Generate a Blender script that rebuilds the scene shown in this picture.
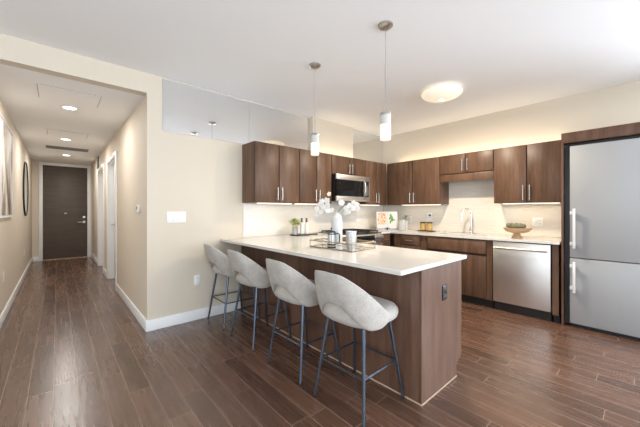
import bpy, bmesh, math, random
from mathutils import Vector, Matrix, noise
random.seed(7)
PI = math.pi
scene = bpy.context.scene
for o in list(bpy.data.objects):
    bpy.data.objects.remove(o, do_unlink=True)
C = scene.collection

# ------------------------------------------------------------------ camera
YAW, FPX, CAMH = 0.7285, 294.35, 1.27
cam = bpy.data.cameras.new('camera')
cam.sensor_width = 36.0
cam.lens = FPX * 36.0 / 640.0
cam.shift_y = -(213.5 - 210.0) / 640.0
cam.clip_start = 0.02
camo = bpy.data.objects.new('camera', cam)
camo.location = (0, 0, CAMH)
camo.rotation_euler = (PI / 2, 0, -YAW)
C.objects.link(camo)
scene.camera = camo

# ------------------------------------------------------------------ world, daylight, exposure
scene.view_settings.view_transform = 'Standard'
scene.view_settings.look = 'None'
scene.view_settings.gamma = 1.0
scene.view_settings.use_curve_mapping = False
scene.view_settings.exposure = 0.04
world = bpy.data.worlds.new('sky')
scene.world = world
world.use_nodes = True
wn = world.node_tree.nodes
wn['Background'].inputs[0].default_value = (0.75, 0.87, 1.0, 1)
wn['Background'].inputs[1].default_value = 1.2


def area(name, loc, rot, sx, sy, power, col):
    l = bpy.data.lights.new(name, 'AREA')
    l.shape = 'RECTANGLE'
    l.size, l.size_y = sx, sy
    l.energy = power
    l.color = col
    o = bpy.data.objects.new(name, l)
    o.location = loc
    o.rotation_euler = rot
    C.objects.link(o)
    return o


XS_OUT = 5.05
DAY = (0.80, 0.90, 1.0)
WARM = (1.0, 0.80, 0.56)
WINDOWS = ((-1.9, 0.5), (1.3, 3.7))
for wx0, wx1 in WINDOWS:          # lamps added outside the invented living-room windows, standing in for daylight
    area('window_daylight', ((wx0 + wx1) / 2, -3.75, 1.40), (PI / 2, 0, 0), wx1 - wx0, 2.0, 135, DAY)
area('window_daylight', (-2.75, 0.4, 1.40), (PI / 2, 0, -PI / 2), 2.2, 2.0, 60, DAY)  # unseen lamp added outside the invented left window
area('window_daylight', (XS_OUT, -1.9, 1.40), (PI / 2, 0, PI / 2), 2.2, 2.0, 230, DAY)  # unseen lamp added to brighten the floor on the right


def point(name, loc, power, col, r=0.05, parent=None):
    l = bpy.data.lights.new(name, 'POINT')
    l.energy = power
    l.color = col
    l.shadow_soft_size = r
    o = bpy.data.objects.new(name, l)
    o.location = loc
    C.objects.link(o)
    if parent:
        o.parent = parent
    return o


# ------------------------------------------------------------------ materials
def mat(name, col, rough=0.5, metal=0.0, emit=None, estr=0.0, spec=0.5, trans=0.0, ior=1.45, coat=0.0):
    m = bpy.data.materials.new(name)
    m.use_nodes = True
    b = m.node_tree.nodes['Principled BSDF']
    b.inputs['Base Color'].default_value = (*col, 1)
    b.inputs['Roughness'].default_value = rough
    b.inputs['Metallic'].default_value = metal
    b.inputs['Specular IOR Level'].default_value = spec
    b.inputs['Transmission Weight'].default_value = trans
    b.inputs['IOR'].default_value = ior
    b.inputs['Coat Weight'].default_value = coat
    if emit:
        b.inputs['Emission Color'].default_value = (*emit, 1)
        b.inputs['Emission Strength'].default_value = estr
    return m


class NT:
    def __init__(s, m):
        s.t = m.node_tree
        s.b = s.t.nodes['Principled BSDF']

    def n(s, typ, **kw):
        nd = s.t.nodes.new(typ)
        for k, v in kw.items():
            setattr(nd, k, v)
        return nd

    def l(s, a, b):
        s.t.links.new(a, b)

    def math(s, op, a, b=None, c=None):
        nd = s.n('ShaderNodeMath', operation=op)
        for i, v in enumerate((a, b, c)):
            if v is None:
                continue
            if isinstance(v, (int, float)):
                nd.inputs[i].default_value = v
            else:
                s.l(v, nd.inputs[i])
        return nd.outputs[0]

    def mix(s, f, a, b):
        nd = s.n('ShaderNodeMix', data_type='RGBA')
        for sock, v in ((nd.inputs[0], f), (nd.inputs[6], a), (nd.inputs[7], b)):
            if isinstance(v, tuple):
                sock.default_value = (*v, 1)
            elif isinstance(v, (int, float)):
                sock.default_value = v
            else:
                s.l(v, sock)
        return nd.outputs[2]

    def noise(s, vec, scale, detail=3, rough=0.5):
        nd = s.n('ShaderNodeTexNoise')
        nd.inputs['Scale'].default_value = scale
        nd.inputs['Detail'].default_value = detail
        nd.inputs['Roughness'].default_value = rough
        if vec is not None:
            s.l(vec, nd.inputs['Vector'])
        return nd.outputs[0]

    def coords(s, scale=(1, 1, 1), kind='Object'):
        tc = s.n('ShaderNodeTexCoord')
        mp = s.n('ShaderNodeMapping')
        mp.inputs['Scale'].default_value = scale
        s.l(tc.outputs[kind], mp.inputs[0])
        return mp.outputs[0]

    def ramp(s, f, stops):
        nd = s.n('ShaderNodeValToRGB')
        cr = nd.color_ramp
        while len(cr.elements) < len(stops):
            cr.elements.new(0.5)
        for e, (p, c) in zip(cr.elements, stops):
            e.position = p
            e.color = (*c, 1)
        s.l(f, nd.inputs[0])
        return nd.outputs[0]

    def bump(s, h, strength, dist=0.002):
        nd = s.n('ShaderNodeBump')
        nd.inputs['Strength'].default_value = strength
        nd.inputs['Distance'].default_value = dist
        s.l(h, nd.inputs['Height'])
        s.l(nd.outputs[0], s.b.inputs['Normal'])


def wood(name, dark, mid, light, sc=(9, 9, 0.9), rough=0.38):
    m = mat(name, mid, rough, spec=0.35)
    t = NT(m)
    v = t.coords(sc)
    oi = t.n('ShaderNodeObjectInfo')
    add = t.n('ShaderNodeVectorMath', operation='ADD')
    t.l(v, add.inputs[0])
    sc2 = t.math('MULTIPLY', oi.outputs['Random'], 37.0)
    t.l(sc2, add.inputs[1])
    n1 = t.noise(add.outputs[0], 1.6, 4, 0.55)
    n2 = t.noise(add.outputs[0], 9.0, 3, 0.6)
    f = t.math('ADD', t.math('MULTIPLY', n1, 0.72), t.math('MULTIPLY', n2, 0.28))
    c = t.ramp(f, ((0.30, dark), (0.5, mid), (0.72, light)))
    hs = t.n('ShaderNodeHueSaturation')
    t.l(c, hs.inputs['Color'])
    t.l(t.math('ADD', t.math('MULTIPLY', oi.outputs['Random'], 0.28), 0.86), hs.inputs['Value'])
    t.l(hs.outputs[0], t.b.inputs['Base Color'])
    t.bump(n2, 0.08)
    return m


def paint(name, col, rough=0.7, b=0.05):
    m = mat(name, col, rough)
    t = NT(m)
    v = t.coords((1, 1, 1))
    n = t.noise(v, 180.0, 2)
    t.bump(n, b, 0.001)
    n2 = t.noise(v, 1.2, 2)
    t.l(t.mix(t.math('MULTIPLY', n2, 0.10), col, tuple(x * 0.9 for x in col)), t.b.inputs['Base Color'])
    return m


def brushed(name, col, rough, sc=(2, 2, 220)):
    m = mat(name, col, rough, 1.0)
    t = NT(m)
    v = t.coords(sc)
    n = t.noise(v, 1.0, 2)
    t.l(t.math('ADD', t.math('MULTIPLY', n, 0.14), rough - 0.07), t.b.inputs['Roughness'])
    t.bump(n, 0.04, 0.001)
    return m


M = {}
M['wall'] = paint('cream_wall_paint', (0.69, 0.61, 0.50))
M['ceiling'] = paint('white_ceiling_paint', (0.92, 0.92, 0.925))
M['white'] = mat('white_trim_paint', (0.86, 0.86, 0.85), 0.35)
M['plate'] = mat('white_plastic', (0.88, 0.87, 0.84), 0.3)
M['slot'] = mat('dark_slot', (0.05, 0.05, 0.05), 0.5)
M['cab'] = wood('brown_stained_cabinet_wood', (0.074, 0.039, 0.023), (0.128, 0.069, 0.041), (0.188, 0.107, 0.066))
M['cab_in'] = mat('cabinet_shadow_gap_edge', (0.045, 0.022, 0.014), 0.6)
M['penin'] = wood('peninsula_panel_wood', (0.080, 0.040, 0.025), (0.125, 0.066, 0.043), (0.178, 0.100, 0.068))
M['tan'] = mat('tan_shoe_strip', (0.52, 0.38, 0.27), 0.5)
M['toe'] = mat('black_toe_kick', (0.02, 0.015, 0.012), 0.6)
M['quartz'] = mat('pale_quartz', (0.82, 0.79, 0.73), 0.12)
tq = NT(M['quartz'])
tq.l(tq.mix(tq.noise(tq.coords(), 60.0, 4), (0.66, 0.63, 0.58), (0.72, 0.695, 0.65)), tq.b.inputs['Base Color'])
M['steel'] = brushed('brushed_stainless_steel', (0.74, 0.72, 0.69), 0.42)
M['fridge_steel'] = mat('satin_fridge_steel', (0.37, 0.375, 0.38), 0.5, 0.25)
M['nickel'] = mat('satin_nickel', (0.55, 0.53, 0.50), 0.30, 1.0)
M['chrome'] = mat('chrome', (0.80, 0.80, 0.80), 0.08, 1.0)
M['black'] = mat('black_plastic', (0.012, 0.012, 0.013), 0.35)
M['blackglass'] = mat('black_glass', (0.008, 0.009, 0.010), 0.06)
M['iron'] = mat('cast_iron', (0.02, 0.02, 0.02), 0.6)
M['mirror'] = mat('mirror_glass', (0.86, 0.87, 0.87), 0.01, 1.0)
M['leg'] = mat('gunmetal_tube', (0.10, 0.125, 0.165), 0.28, 0.85)  # blue tint paints in the sky's reflection on the metal
M['gold'] = mat('champagne_gold_wire', (0.46, 0.37, 0.25), 0.30, 1.0)
M['ceramic'] = mat('white_ceramic', (0.58, 0.575, 0.565), 0.3)
M['petal'] = mat('white_petal', (0.63, 0.61, 0.575), 0.6)
M['pink'] = mat('blush_petal', (0.85, 0.60, 0.50), 0.5)
M['stem'] = mat('flower_stem', (0.10, 0.085, 0.05), 0.6)
M['leaf'] = mat('yellow_green_leaf', (0.34, 0.40, 0.10), 0.5)
M['greyleaf'] = mat('dusty_grey_leaf', (0.36, 0.36, 0.27), 0.6)
M['slate'] = mat('dark_slate_board', (0.045, 0.04, 0.037), 0.5)
M['galv'] = mat('galvanised_metal', (0.55, 0.56, 0.56), 0.42, 0.8)
tg = NT(M['galv'])
tg.l(tg.mix(tg.noise(tg.coords(), 45.0, 3), (0.42, 0.43, 0.44), (0.70, 0.70, 0.69)), tg.b.inputs['Base Color'])
M['amber'] = mat('amber_glass', (0.50, 0.32, 0.10), 0.2)
M['darkwood'] = mat('dark_walnut', (0.05, 0.03, 0.02), 0.5)
M['bottleglass'] = mat('pale_bottle_glass', (0.78, 0.77, 0.72), 0.12)
M['greenneck'] = mat('olive_bottle_neck', (0.10, 0.12, 0.03), 0.3)
M['brownneck'] = mat('brown_bottle_neck', (0.16, 0.065, 0.03), 0.3)
M['paper'] = mat('white_paper', (0.68, 0.665, 0.635), 0.7)
M['cord'] = mat('grey_cord', (0.30, 0.29, 0.28), 0.5)
M['black_frame'] = mat('black_metal_frame', (0.015, 0.013, 0.012), 0.4)
M['silver_frame'] = mat('pale_silver_frame', (0.74, 0.73, 0.71), 0.4)
M['bowlwood'] = wood('light_live_edge_wood', (0.42, 0.25, 0.13), (0.56, 0.36, 0.20), (0.68, 0.48, 0.29), (14, 14, 14), 0.5)
M['moss'] = mat('grey_green_ball', (0.17, 0.17, 0.10), 0.8)
tm = NT(M['moss'])
tm.l(tm.mix(tm.noise(tm.coords(), 90.0, 2), (0.08, 0.085, 0.04), (0.33, 0.31, 0.20)), tm.b.inputs['Base Color'])
M['opal'] = mat('lit_opal_glass', (0.85, 0.80, 0.70), 0.25, emit=(1.0, 0.84, 0.62), estr=.48)
M['frost'] = mat('lit_frosted_glass', (0.85, 0.82, 0.76), 0.35, emit=(1.0, 0.86, 0.66), estr=.5)
M['frost_dim'] = mat('frosted_glass', (0.60, 0.58, 0.54), 0.25)
M['led'] = mat('lit_led_diffuser', (0.9, 0.9, 0.85), 0.4, emit=(1.0, 0.86, 0.66), estr=1.5)
M['bulb'] = mat('lit_downlight_lens', (0.9, 0.9, 0.9), 0.4, emit=(1.0, 0.96, 0.90), estr=9.0)
M['grille'] = mat('grey_grille', (0.24, 0.235, 0.225), 0.5)
M['gap'] = mat('shadowed_joint_paint', (0.42, 0.41, 0.40), 0.7)
M['ventdark'] = mat('duct_dark', (0.06, 0.06, 0.06), 0.7)
M['door'] = wood('dark_taupe_door', (0.10, 0.078, 0.063), (0.125, 0.099, 0.081), (0.15, 0.12, 0.10), (1.0, 1.0, 26), 0.45)
M['bluetint'] = mat('pale_print_ground', (0.80, 0.80, 0.80), 0.6)

# thin window glass
gm = bpy.data.materials.new('window_glass')
gm.use_nodes = True
gt = gm.node_tree
gt.nodes.remove(gt.nodes['Principled BSDF'])
tr = gt.nodes.new('ShaderNodeBsdfTransparent')
gl = gt.nodes.new('ShaderNodeBsdfGlossy')
gl.inputs['Roughness'].default_value = 0.02
mx = gt.nodes.new('ShaderNodeMixShader')
mx.inputs[0].default_value = 0.06
gt.links.new(tr.outputs[0], mx.inputs[1])
gt.links.new(gl.outputs[0], mx.inputs[2])
gt.links.new(mx.outputs[0], gt.nodes['Material Output'].inputs[0])
M['pane'] = gm
# thin clear glass for the pendant shades, the vessel on the board
gm2 = gm.copy()
gm2.name = 'clear_shade_glass'
gm2.node_tree.nodes['Mix Shader'].inputs[0].default_value = 0.16
M['clear'] = gm2


def floor_material():
    m = mat('dark_brown_plank_floor', (0.1, 0.06, 0.04), 0.26)
    t = NT(m)
    t.b.inputs['IOR'].default_value = 1.6
    t.b.inputs['Coat Weight'].default_value = 0.3
    t.b.inputs['Coat Roughness'].default_value = 0.27
    tc = t.n('ShaderNodeTexCoord')
    sp = t.n('ShaderNodeSeparateXYZ')
    t.l(tc.outputs['Object'], sp.inputs[0])
    W, L = 0.131, 0.98
    xr = t.math('DIVIDE', t.math('ADD', sp.outputs[0], 0.02), W)
    row = t.math('FLOOR', xr)
    fx = t.math('FRACT', xr)
    wn1 = t.n('ShaderNodeTexWhiteNoise', noise_dimensions='1D')
    t.l(row, wn1.inputs['W'])
    yr = t.math('ADD', t.math('DIVIDE', sp.outputs[1], L), t.math('MULTIPLY', wn1.outputs[0], 7.0))
    idx = t.math('FLOOR', yr)
    fy = t.math('FRACT', yr)
    cv = t.n('ShaderNodeCombineXYZ')
    t.l(row, cv.inputs[0])
    t.l(idx, cv.inputs[1])
    wn2 = t.n('ShaderNodeTexWhiteNoise', noise_dimensions='2D')
    t.l(cv.outputs[0], wn2.inputs['Vector'])
    rnd = wn2.outputs[0]
    v = t.n('ShaderNodeCombineXYZ')
    t.l(t.math('MULTIPLY', sp.outputs[0], 14.0), v.inputs[0])
    t.l(t.math('MULTIPLY', sp.outputs[1], 0.8), v.inputs[1])
    t.l(t.math('MULTIPLY', rnd, 40.0), v.inputs[2])
    g = t.noise(v.outputs[0], 2.6, 2, 0.45)
    g2 = t.noise(v.outputs[0], 14.0, 2, 0.5)
    c = t.ramp(t.math('ADD', t.math('MULTIPLY', g, 0.84), t.math('MULTIPLY', g2, 0.16)), ((0.3, (0.100, 0.049, 0.030)), (0.5, (0.122, 0.061, 0.038)), (0.7, (0.144, 0.074, 0.047))))
    hs = t.n('ShaderNodeHueSaturation')
    t.l(c, hs.inputs['Color'])
    t.l(t.math('ADD', t.math('MULTIPLY', rnd, 0.50), 0.72), hs.inputs['Value'])
    ex = t.math('MULTIPLY', t.math('MINIMUM', fx, t.math('SUBTRACT', 1.0, fx)), W)
    ey = t.math('MULTIPLY', t.math('MINIMUM', fy, t.math('SUBTRACT', 1.0, fy)), L)
    edge = t.math('MINIMUM', ex, ey)
    seam_glint = t.math('LESS_THAN', edge, 0.0018)
    col = t.mix(seam_glint, hs.outputs[0], (0.32, 0.22, 0.16))  # pale seam colour paints in the glint along the plank bevels
    t.l(col, t.b.inputs['Base Color'])
    big = t.noise(tc.outputs['Object'], 5.0, 3)
    t.l(t.math('ADD', t.math('MULTIPLY', g, 0.10), t.math('ADD', t.math('MULTIPLY', seam_glint, 0.2), 0.22)), t.b.inputs['Roughness'])
    t.bump(big, 0.05, 0.01)
    return m


M['floor'] = floor_material()


def tile_material():
    m = mat('glass_strip_tile', (0.72, 0.67, 0.58), 0.22)
    t = NT(m)
    tc = t.n('ShaderNodeTexCoord')
    sp = t.n('ShaderNodeSeparateXYZ')
    t.l(tc.outputs['Object'], sp.inputs[0])
    cv = t.n('ShaderNodeCombineXYZ')
    t.l(t.math('ADD', sp.outputs[0], sp.outputs[1]), cv.inputs[0])
    t.l(sp.outputs[2], cv.inputs[1])
    br = t.n('ShaderNodeTexBrick')
    br.inputs['Scale'].default_value = 1.0
    br.inputs['Mortar Size'].default_value = 0.0012
    br.inputs['Brick Width'].default_value = 0.15
    br.inputs['Row Height'].default_value = 0.025
    br.inputs['Color1'].default_value = (0.76, 0.71, 0.635, 1)
    br.inputs['Color2'].default_value = (0.80, 0.755, 0.68, 1)
    br.inputs['Mortar'].default_value = (0.68, 0.62, 0.54, 1)
    t.l(cv.outputs[0], br.inputs['Vector'])
    t.l(br.outputs[0], t.b.inputs['Base Color'])
    t.bump(t.math('SUBTRACT', 1.0, br.outputs[1]), 0.2, 0.001)
    return m


M['tile'] = tile_material()


def fabric_material():
    m = mat('oatmeal_boucle_fabric', (0.56, 0.53, 0.49), 0.95, spec=0.15)
    t = NT(m)
    v = t.coords()
    n = t.noise(v, 130.0, 3, 0.7)
    n2 = t.noise(v, 14.0, 3, 0.6)
    f = t.math('ADD', t.math('MULTIPLY', n, 0.6), t.math('MULTIPLY', n2, 0.4))
    t.l(t.ramp(f, ((0.36, (0.365, 0.335, 0.30)), (0.5, (0.445, 0.412, 0.373)), (0.66, (0.525, 0.49, 0.45)))), t.b.inputs['Base Color'])
    t.bump(n, 0.35, 0.003)
    t.b.inputs['Sheen Weight'].default_value = 0.15
    return m


M['fabric'] = fabric_material()


def print_material():
    m = mat('abstract_brown_print', (0.5, 0.45, 0.4), 0.6)
    t = NT(m)
    v = t.coords((2.0, 1.2, 0.6))
    n = t.noise(v, 2.6, 5, 0.65)
    t.l(t.ramp(n, ((0.36, (0.12, 0.085, 0.06)), (0.46, (0.33, 0.27, 0.22)), (0.55, (0.62, 0.57, 0.52)), (0.66, (0.80, 0.78, 0.76)))), t.b.inputs['Base Color'])
    return m


M['print'] = print_material()


def food_material():
    m = mat('food_photo_print', (0.6, 0.4, 0.3), 0.5)
    t = NT(m)
    n = t.noise(t.coords(), 38.0, 3, 0.6)
    t.l(t.ramp(n, ((0.35, (0.42, 0.13, 0.08)), (0.5, (0.70, 0.42, 0.26)), (0.65, (0.85, 0.75, 0.60)))), t.b.inputs['Base Color'])
    return m


M['food'] = food_material()
M['printleaf'] = mat('printed_green_herb', (0.10, 0.27, 0.05), 0.6)


# ------------------------------------------------------------------ mesh builder
class MB:
    def __init__(s):
        s.bm = bmesh.new()

    def _join(s, t):
        me = bpy.data.meshes.new('tmp')
        t.to_mesh(me)
        t.free()
        s.bm.from_mesh(me)
        bpy.data.meshes.remove(me)

    def box(s, x0, x1, y0, y1, z0, z1, bev=0.0, seg=2, mtx=None):
        t = bmesh.new()
        bmesh.ops.create_cube(t, size=1.0)
        for v in t.verts:
            v.co = Vector((x0 + (v.co.x + .5) * (x1 - x0), y0 + (v.co.y + .5) * (y1 - y0), z0 + (v.co.z + .5) * (z1 - z0)))
        if bev > 0:
            bmesh.ops.bevel(t, geom=t.edges[:], offset=bev, segments=seg, profile=0.5, affect='EDGES')
        if mtx is not None:
            t.transform(mtx)
        s._join(t)
        return s

    def rod(s, a, b, r0, r1=None, n=14, cap=True):
        a, b = Vector(a), Vector(b)
        r1 = r0 if r1 is None else r1
        d = (b - a).normalized()
        u = d.orthogonal().normalized()
        w = d.cross(u)
        ra = [s.bm.verts.new(a + r0 * (math.cos(2 * PI * i / n) * u + math.sin(2 * PI * i / n) * w)) for i in range(n)]
        rb = [s.bm.verts.new(b + r1 * (math.cos(2 * PI * i / n) * u + math.sin(2 * PI * i / n) * w)) for i in range(n)]
        for i in range(n):
            s.bm.faces.new((ra[i], ra[(i + 1) % n], rb[(i + 1) % n], rb[i]))
        if cap:
            s.bm.faces.new(ra[::-1])
            s.bm.faces.new(rb)
        return s

    def tube(s, pts, r, n=10, closed=False):
        pts = [Vector(p) for p in pts]
        rr = r if isinstance(r, (list, tuple)) else [r] * len(pts)
        rings = []
        u = None
        N = len(pts)
        for i, p in enumerate(pts):
            a = pts[(i - 1) % N] if (closed or i > 0) else p
            b = pts[(i + 1) % N] if (closed or i < N - 1) else p
            d = (b - a).normalized()
            if u is None:
                u = d.orthogonal().normalized()
            u = (u - d * u.dot(d)).normalized()
            w = d.cross(u)
            rings.append([s.bm.verts.new(p + rr[i] * (math.cos(2 * PI * k / n) * u + math.sin(2 * PI * k / n) * w)) for k in range(n)])
        for i in range(N if closed else N - 1):
            A, B = rings[i], rings[(i + 1) % N]
            for k in range(n):
                s.bm.faces.new((A[k], A[(k + 1) % n], B[(k + 1) % n], B[k]))
        if not closed:
            s.bm.faces.new(rings[0][::-1])
            s.bm.faces.new(rings[-1])
        return s

    def lathe(s, prof, c=(0, 0, 0), n=32, wob=None):
        rings = []
        c = Vector(c)
        for r, z in prof:
            if r < 1e-5:
                rings.append([s.bm.verts.new(c + Vector((0, 0, z)))])
            else:
                rings.append([s.bm.verts.new(c + Vector((r * (wob(2 * PI * i / n) if wob else 1) * math.cos(2 * PI * i / n),
                                                         r * (wob(2 * PI * i / n) if wob else 1) * math.sin(2 * PI * i / n), z))) for i in range(n)])
        for A, B in zip(rings[:-1], rings[1:]):
            for i in range(n):
                j = (i + 1) % n
                if len(A) == 1 and len(B) == 1:
                    continue
                if len(A) == 1:
                    s.bm.faces.new((A[0], B[j], B[i]))
                elif len(B) == 1:
                    s.bm.faces.new((A[i], A[j], B[0]))
                else:
                    s.bm.faces.new((A[i], A[j], B[j], B[i]))
        return s

    def ball(s, c, r, sc=(1, 1, 1), seg=14, mtx=None):
        t = bmesh.new()
        bmesh.ops.create_uvsphere(t, u_segments=seg, v_segments=max(6, seg // 2 + 1), radius=r)
        for v in t.verts:
            v.co = Vector((v.co.x * sc[0], v.co.y * sc[1], v.co.z * sc[2]))
        if mtx is not None:
            t.transform(mtx)
        for v in t.verts:
            v.co += Vector(c)
        s._join(t)
        return s

    def prism(s, poly, z0, z1, axis='z'):
        """extrude a 2-D polygon; axis names the extrusion direction"""
        def P(p, h):
            return {'z': (p[0], p[1], h), 'y': (p[0], h, p[1]), 'x': (h, p[0], p[1])}[axis]
        a = [s.bm.verts.new(P(p, z0)) for p in poly]
        b = [s.bm.verts.new(P(p, z1)) for p in poly]
        n = len(poly)
        s.bm.faces.new(a[::-1])
        s.bm.faces.new(b)
        for i in range(n):
            s.bm.faces.new((a[i], a[(i + 1) % n], b[(i + 1) % n], b[i]))
        return s

    def build(s, name, m, parent=None, loc=None, sharp=35):
        bmesh.ops.recalc_face_normals(s.bm, faces=s.bm.faces[:])
        lim = math.radians(sharp)
        for f in s.bm.faces:
            f.smooth = True
        for e in s.bm.edges:
            if len(e.link_faces) == 2:
                try:
                    e.smooth = e.calc_face_angle() < lim
                except ValueError:
                    e.smooth = True
            else:
                e.smooth = False
        me = bpy.data.meshes.new(name)
        s.bm.to_mesh(me)
        s.bm.free()
        me.materials.append(m)
        o = bpy.data.objects.new(name, me)
        C.objects.link(o)
        if parent is not None:
            o.parent = parent
        if loc is not None:
            o.location = loc
        return o


def tag(o, label, cat, group=None):
    o['label'] = label
    o['category'] = cat
    if group:
        o['group'] = group
    return o


def thing(name, label, cat, loc=(0, 0, 0), rz=0.0, group=None):
    o = bpy.data.objects.new(name, None)
    o.empty_display_size = 0.1
    C.objects.link(o)
    o.location = loc
    o.rotation_euler = (0, 0, rz)
    return tag(o, label, cat, group)


def struct(name, mb, m, parent=None):
    o = mb.build(name, m, parent)
    if parent is None:
        o['kind'] = 'structure'
    return o


def copy_tree(o, label, loc, rz=None):
    def rec(src, par):
        c = src.copy()
        C.objects.link(c)
        c.parent = par
        for ch in list(src.children):
            rec(ch, c)
        return c
    c = rec(o, None)
    c.location = loc
    if rz is not None:
        c.rotation_euler = (0, 0, rz)
    c['label'] = label
    return c


# ------------------------------------------------------------------ room shell
XL, XR, YB, XS, YF, XW = -0.467, 0.70, 3.50, 4.78, -3.50, -2.50
CZ, HZ, YD = 2.70, 2.495, 10.10

struct('floor', MB().box(XW - .15, XS + .15, YF - .15, YD + .15, -0.06, 0.0), M['floor'])
struct('ceiling', MB().box(XW - .15, XS + .15, YF - .15, YB + .12, CZ, CZ + .1), M['ceiling'])
struct('ceiling_hall', MB().box(XL - .12, XR + .25, YB + .12, YD + .15, HZ, HZ + .1), M['ceiling'])
struct('wall_back', MB().box(XR, XS + .12, YB, YB + .12, 0, CZ), M['wall'])
struct('wall_header', MB().box(XL, XR, YB, YB + .12, HZ, CZ), M['wall'])
struct('wall_living', MB().box(XW - .12, XL, YB, YB + .12, 0, CZ), M['wall'])
rw = MB().box(XS, XS + .12, YF - .12, -3.1, 0, CZ).box(XS, XS + .12, -.7, YB, 0, CZ)
rw.box(XS, XS + .12, -3.1, -.7, 0, .3).box(XS, XS + .12, -3.1, -.7, 2.45, CZ)
struct('wall_right', rw, M['wall'])
lw = MB()
lw.box(XW - .12, XW, YF - .12, -0.8, 0, CZ).box(XW - .12, XW, 1.6, YB, 0, CZ)
lw.box(XW - .12, XW, -0.8, 1.6, 0, 0.3).box(XW - .12, XW, -0.8, 1.6, 2.45, CZ)
struct('wall_left', lw, M['wall'])
fw = MB()
xs = [XW] + [x for w in WINDOWS for x in w] + [XS]
for i in range(0, len(xs), 2):
    fw.box(xs[i], xs[i + 1], YF - .12, YF, 0, CZ)
for a, b in WINDOWS:
    fw.box(a, b, YF - .12, YF, 0, 0.3).box(a, b, YF - .12, YF, 2.45, CZ)
struct('wall_front', fw, M['wall'])
struct('wall_hall_left', MB().box(XL - .12, XL, YB + .12, YD + .12, 0, HZ), M['wall'])
struct('wall_soffit', MB().box(2.915, 3.83, YB - .07, YB, 2.11, CZ), M['wall'])

# invented windows behind the viewer, openings for the added daylight
for i, (a, b) in enumerate(WINDOWS):
    w = MB()
    w.box(a, b, YF - .10, YF - .02, 0.3, 0.37).box(a, b, YF - .10, YF - .02, 2.38, 2.45)
    for x in (a, (a + b) / 2 - .03, b - .06):
        w.box(x, x + .06, YF - .10, YF - .02, 0.37, 2.38)
    wo = struct('window_%d' % (i + 1), w, M['white'])
    MB().box(a + .03, b - .03, YF - .065, YF - .055, 0.34, 2.42).build('pane', M['pane'], wo)
w = MB()
w.box(XW - .10, XW - .02, -0.8, 1.6, 0.3, 0.37).box(XW - .10, XW - .02, -0.8, 1.6, 2.38, 2.45)
for y in (-0.8, 0.37, 1.54):
    w.box(XW - .10, XW - .02, y, y + .06, 0.37, 2.38)
wo = struct('window_3', w, M['white'])  # invented, unseen side opening for more daylight
MB().box(XW - .065, XW - .055, -0.77, 1.57, 0.34, 2.42).build('pane', M['pane'], wo)

w = MB()
w.box(XS + .02, XS + .10, -3.1, -.7, 0.3, 0.37).box(XS + .02, XS + .10, -3.1, -.7, 2.38, 2.45)
for y in (-3.1, -1.93, -.76):
    w.box(XS + .02, XS + .10, y, y + .06, 0.37, 2.38)
wo = struct('window_4', w, M['white'])  # unseen opening added to light the floor on the right
MB().box(XS + .055, XS + .065, -3.07, -.73, 0.34, 2.42).build('pane', M['pane'], wo)

# hall right wall with two door openings
D2, D3, DH = (5.66, 6.66), (7.34, 8.34), 2.13
hw = MB()
HWT = 0.14
y0 = YB + .12
for a, b in (D2, D3):
    hw.box(XR, XR + HWT, y0, a, 0, HZ)
    hw.box(XR, XR + HWT, a, b, DH, HZ)
    y0 = b
hw.box(XR, XR + HWT, y0, YD + .12, 0, HZ)
struct('wall_hall_right', hw, M['wall'])


def hall_door(name, a, b, handle):
    leaf = struct(name, MB().box(XR + .09, XR + .13, a + .012, b - .012, 0.008, DH - .012, 0.002), M['white'])
    cs = MB()
    cs.box(XR + .001, XR + HWT, a, a + .012, 0, DH).box(XR + .001, XR + HWT, b - .012, b, 0, DH).box(XR + .001, XR + HWT, a, b, DH - .012, DH)
    cs.box(XR - .018, XR, a - .075, a + .005, 0, DH + .075, .004).box(XR - .018, XR, b - .005, b + .075, 0, DH + .075, .004)
    cs.box(XR - .018, XR, a + .005, b - .005, DH - .005, DH + .075, .004)
    cs.build('casing', M['white'], leaf)
    hy = b - .075 if handle > 0 else a + .075
    sgn = -1 if handle > 0 else 1
    h = MB()
    h.rod((XR + .09, hy, 1.0), (XR + .082, hy, 1.0), .026).rod((XR + .085, hy, 1.0), (XR + .035, hy, 1.0), .009)
    h.tube([(XR + .037, hy, 1.0), (XR + .034, hy + sgn * .05, 1.0), (XR + .036, hy + sgn * .11, .998)], .008)
    h.build('door_handle', M['nickel'], leaf)
    return leaf


hall_door('door_2', *D2, 1)
hall_door('door_3', *D3, -1)

# entry door at the far end of the hall
EX0, EX1, EZ = -0.285, 0.615, 2.41
ew = MB()
ew.box(XL, EX0, YD, YD + .12, 0, HZ).box(EX1, XR, YD, YD + .12, 0, HZ).box(EX0, EX1, YD, YD + .12, EZ, HZ)
struct('wall_hall_end', ew, M['wall'])
d1 = struct('door_1', MB().box(EX0 + .012, EX1 - .012, YD + .03, YD + .075, .02, EZ - .012, .002), M['door'])
cs = MB()
cs.box(EX0 - .06, EX0 + .01, YD - .018, YD, 0, EZ + .055, .004).box(EX1 - .01, EX1 + .06, YD - .018, YD, 0, EZ + .055, .004)
cs.box(EX0 + .01, EX1 - .01, YD - .018, YD, EZ - .01, EZ + .055, .004)
cs.box(EX0, EX0 + .012, YD, YD + .12, 0, EZ).box(EX1 - .012, EX1, YD, YD + .12, 0, EZ).box(EX0, EX1, YD, YD + .12, EZ - .012, EZ)
cs.build('casing', M['white'], d1)
MB().box(EX0 + .012, EX1 - .012, YD - .01, YD + .12, 0.0, .018, .003).build('threshold', M['tan'], d1)
h = MB()
h.rod((.535, YD + .03, .95), (.535, YD + .02, .95), .032).rod((.535, YD + .022, .95), (.535, YD - .035, .95), .011)
h.tube([(.535, YD - .033, .95), (.47, YD - .036, .95), (.40, YD - .032, .948)], .010)
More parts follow.
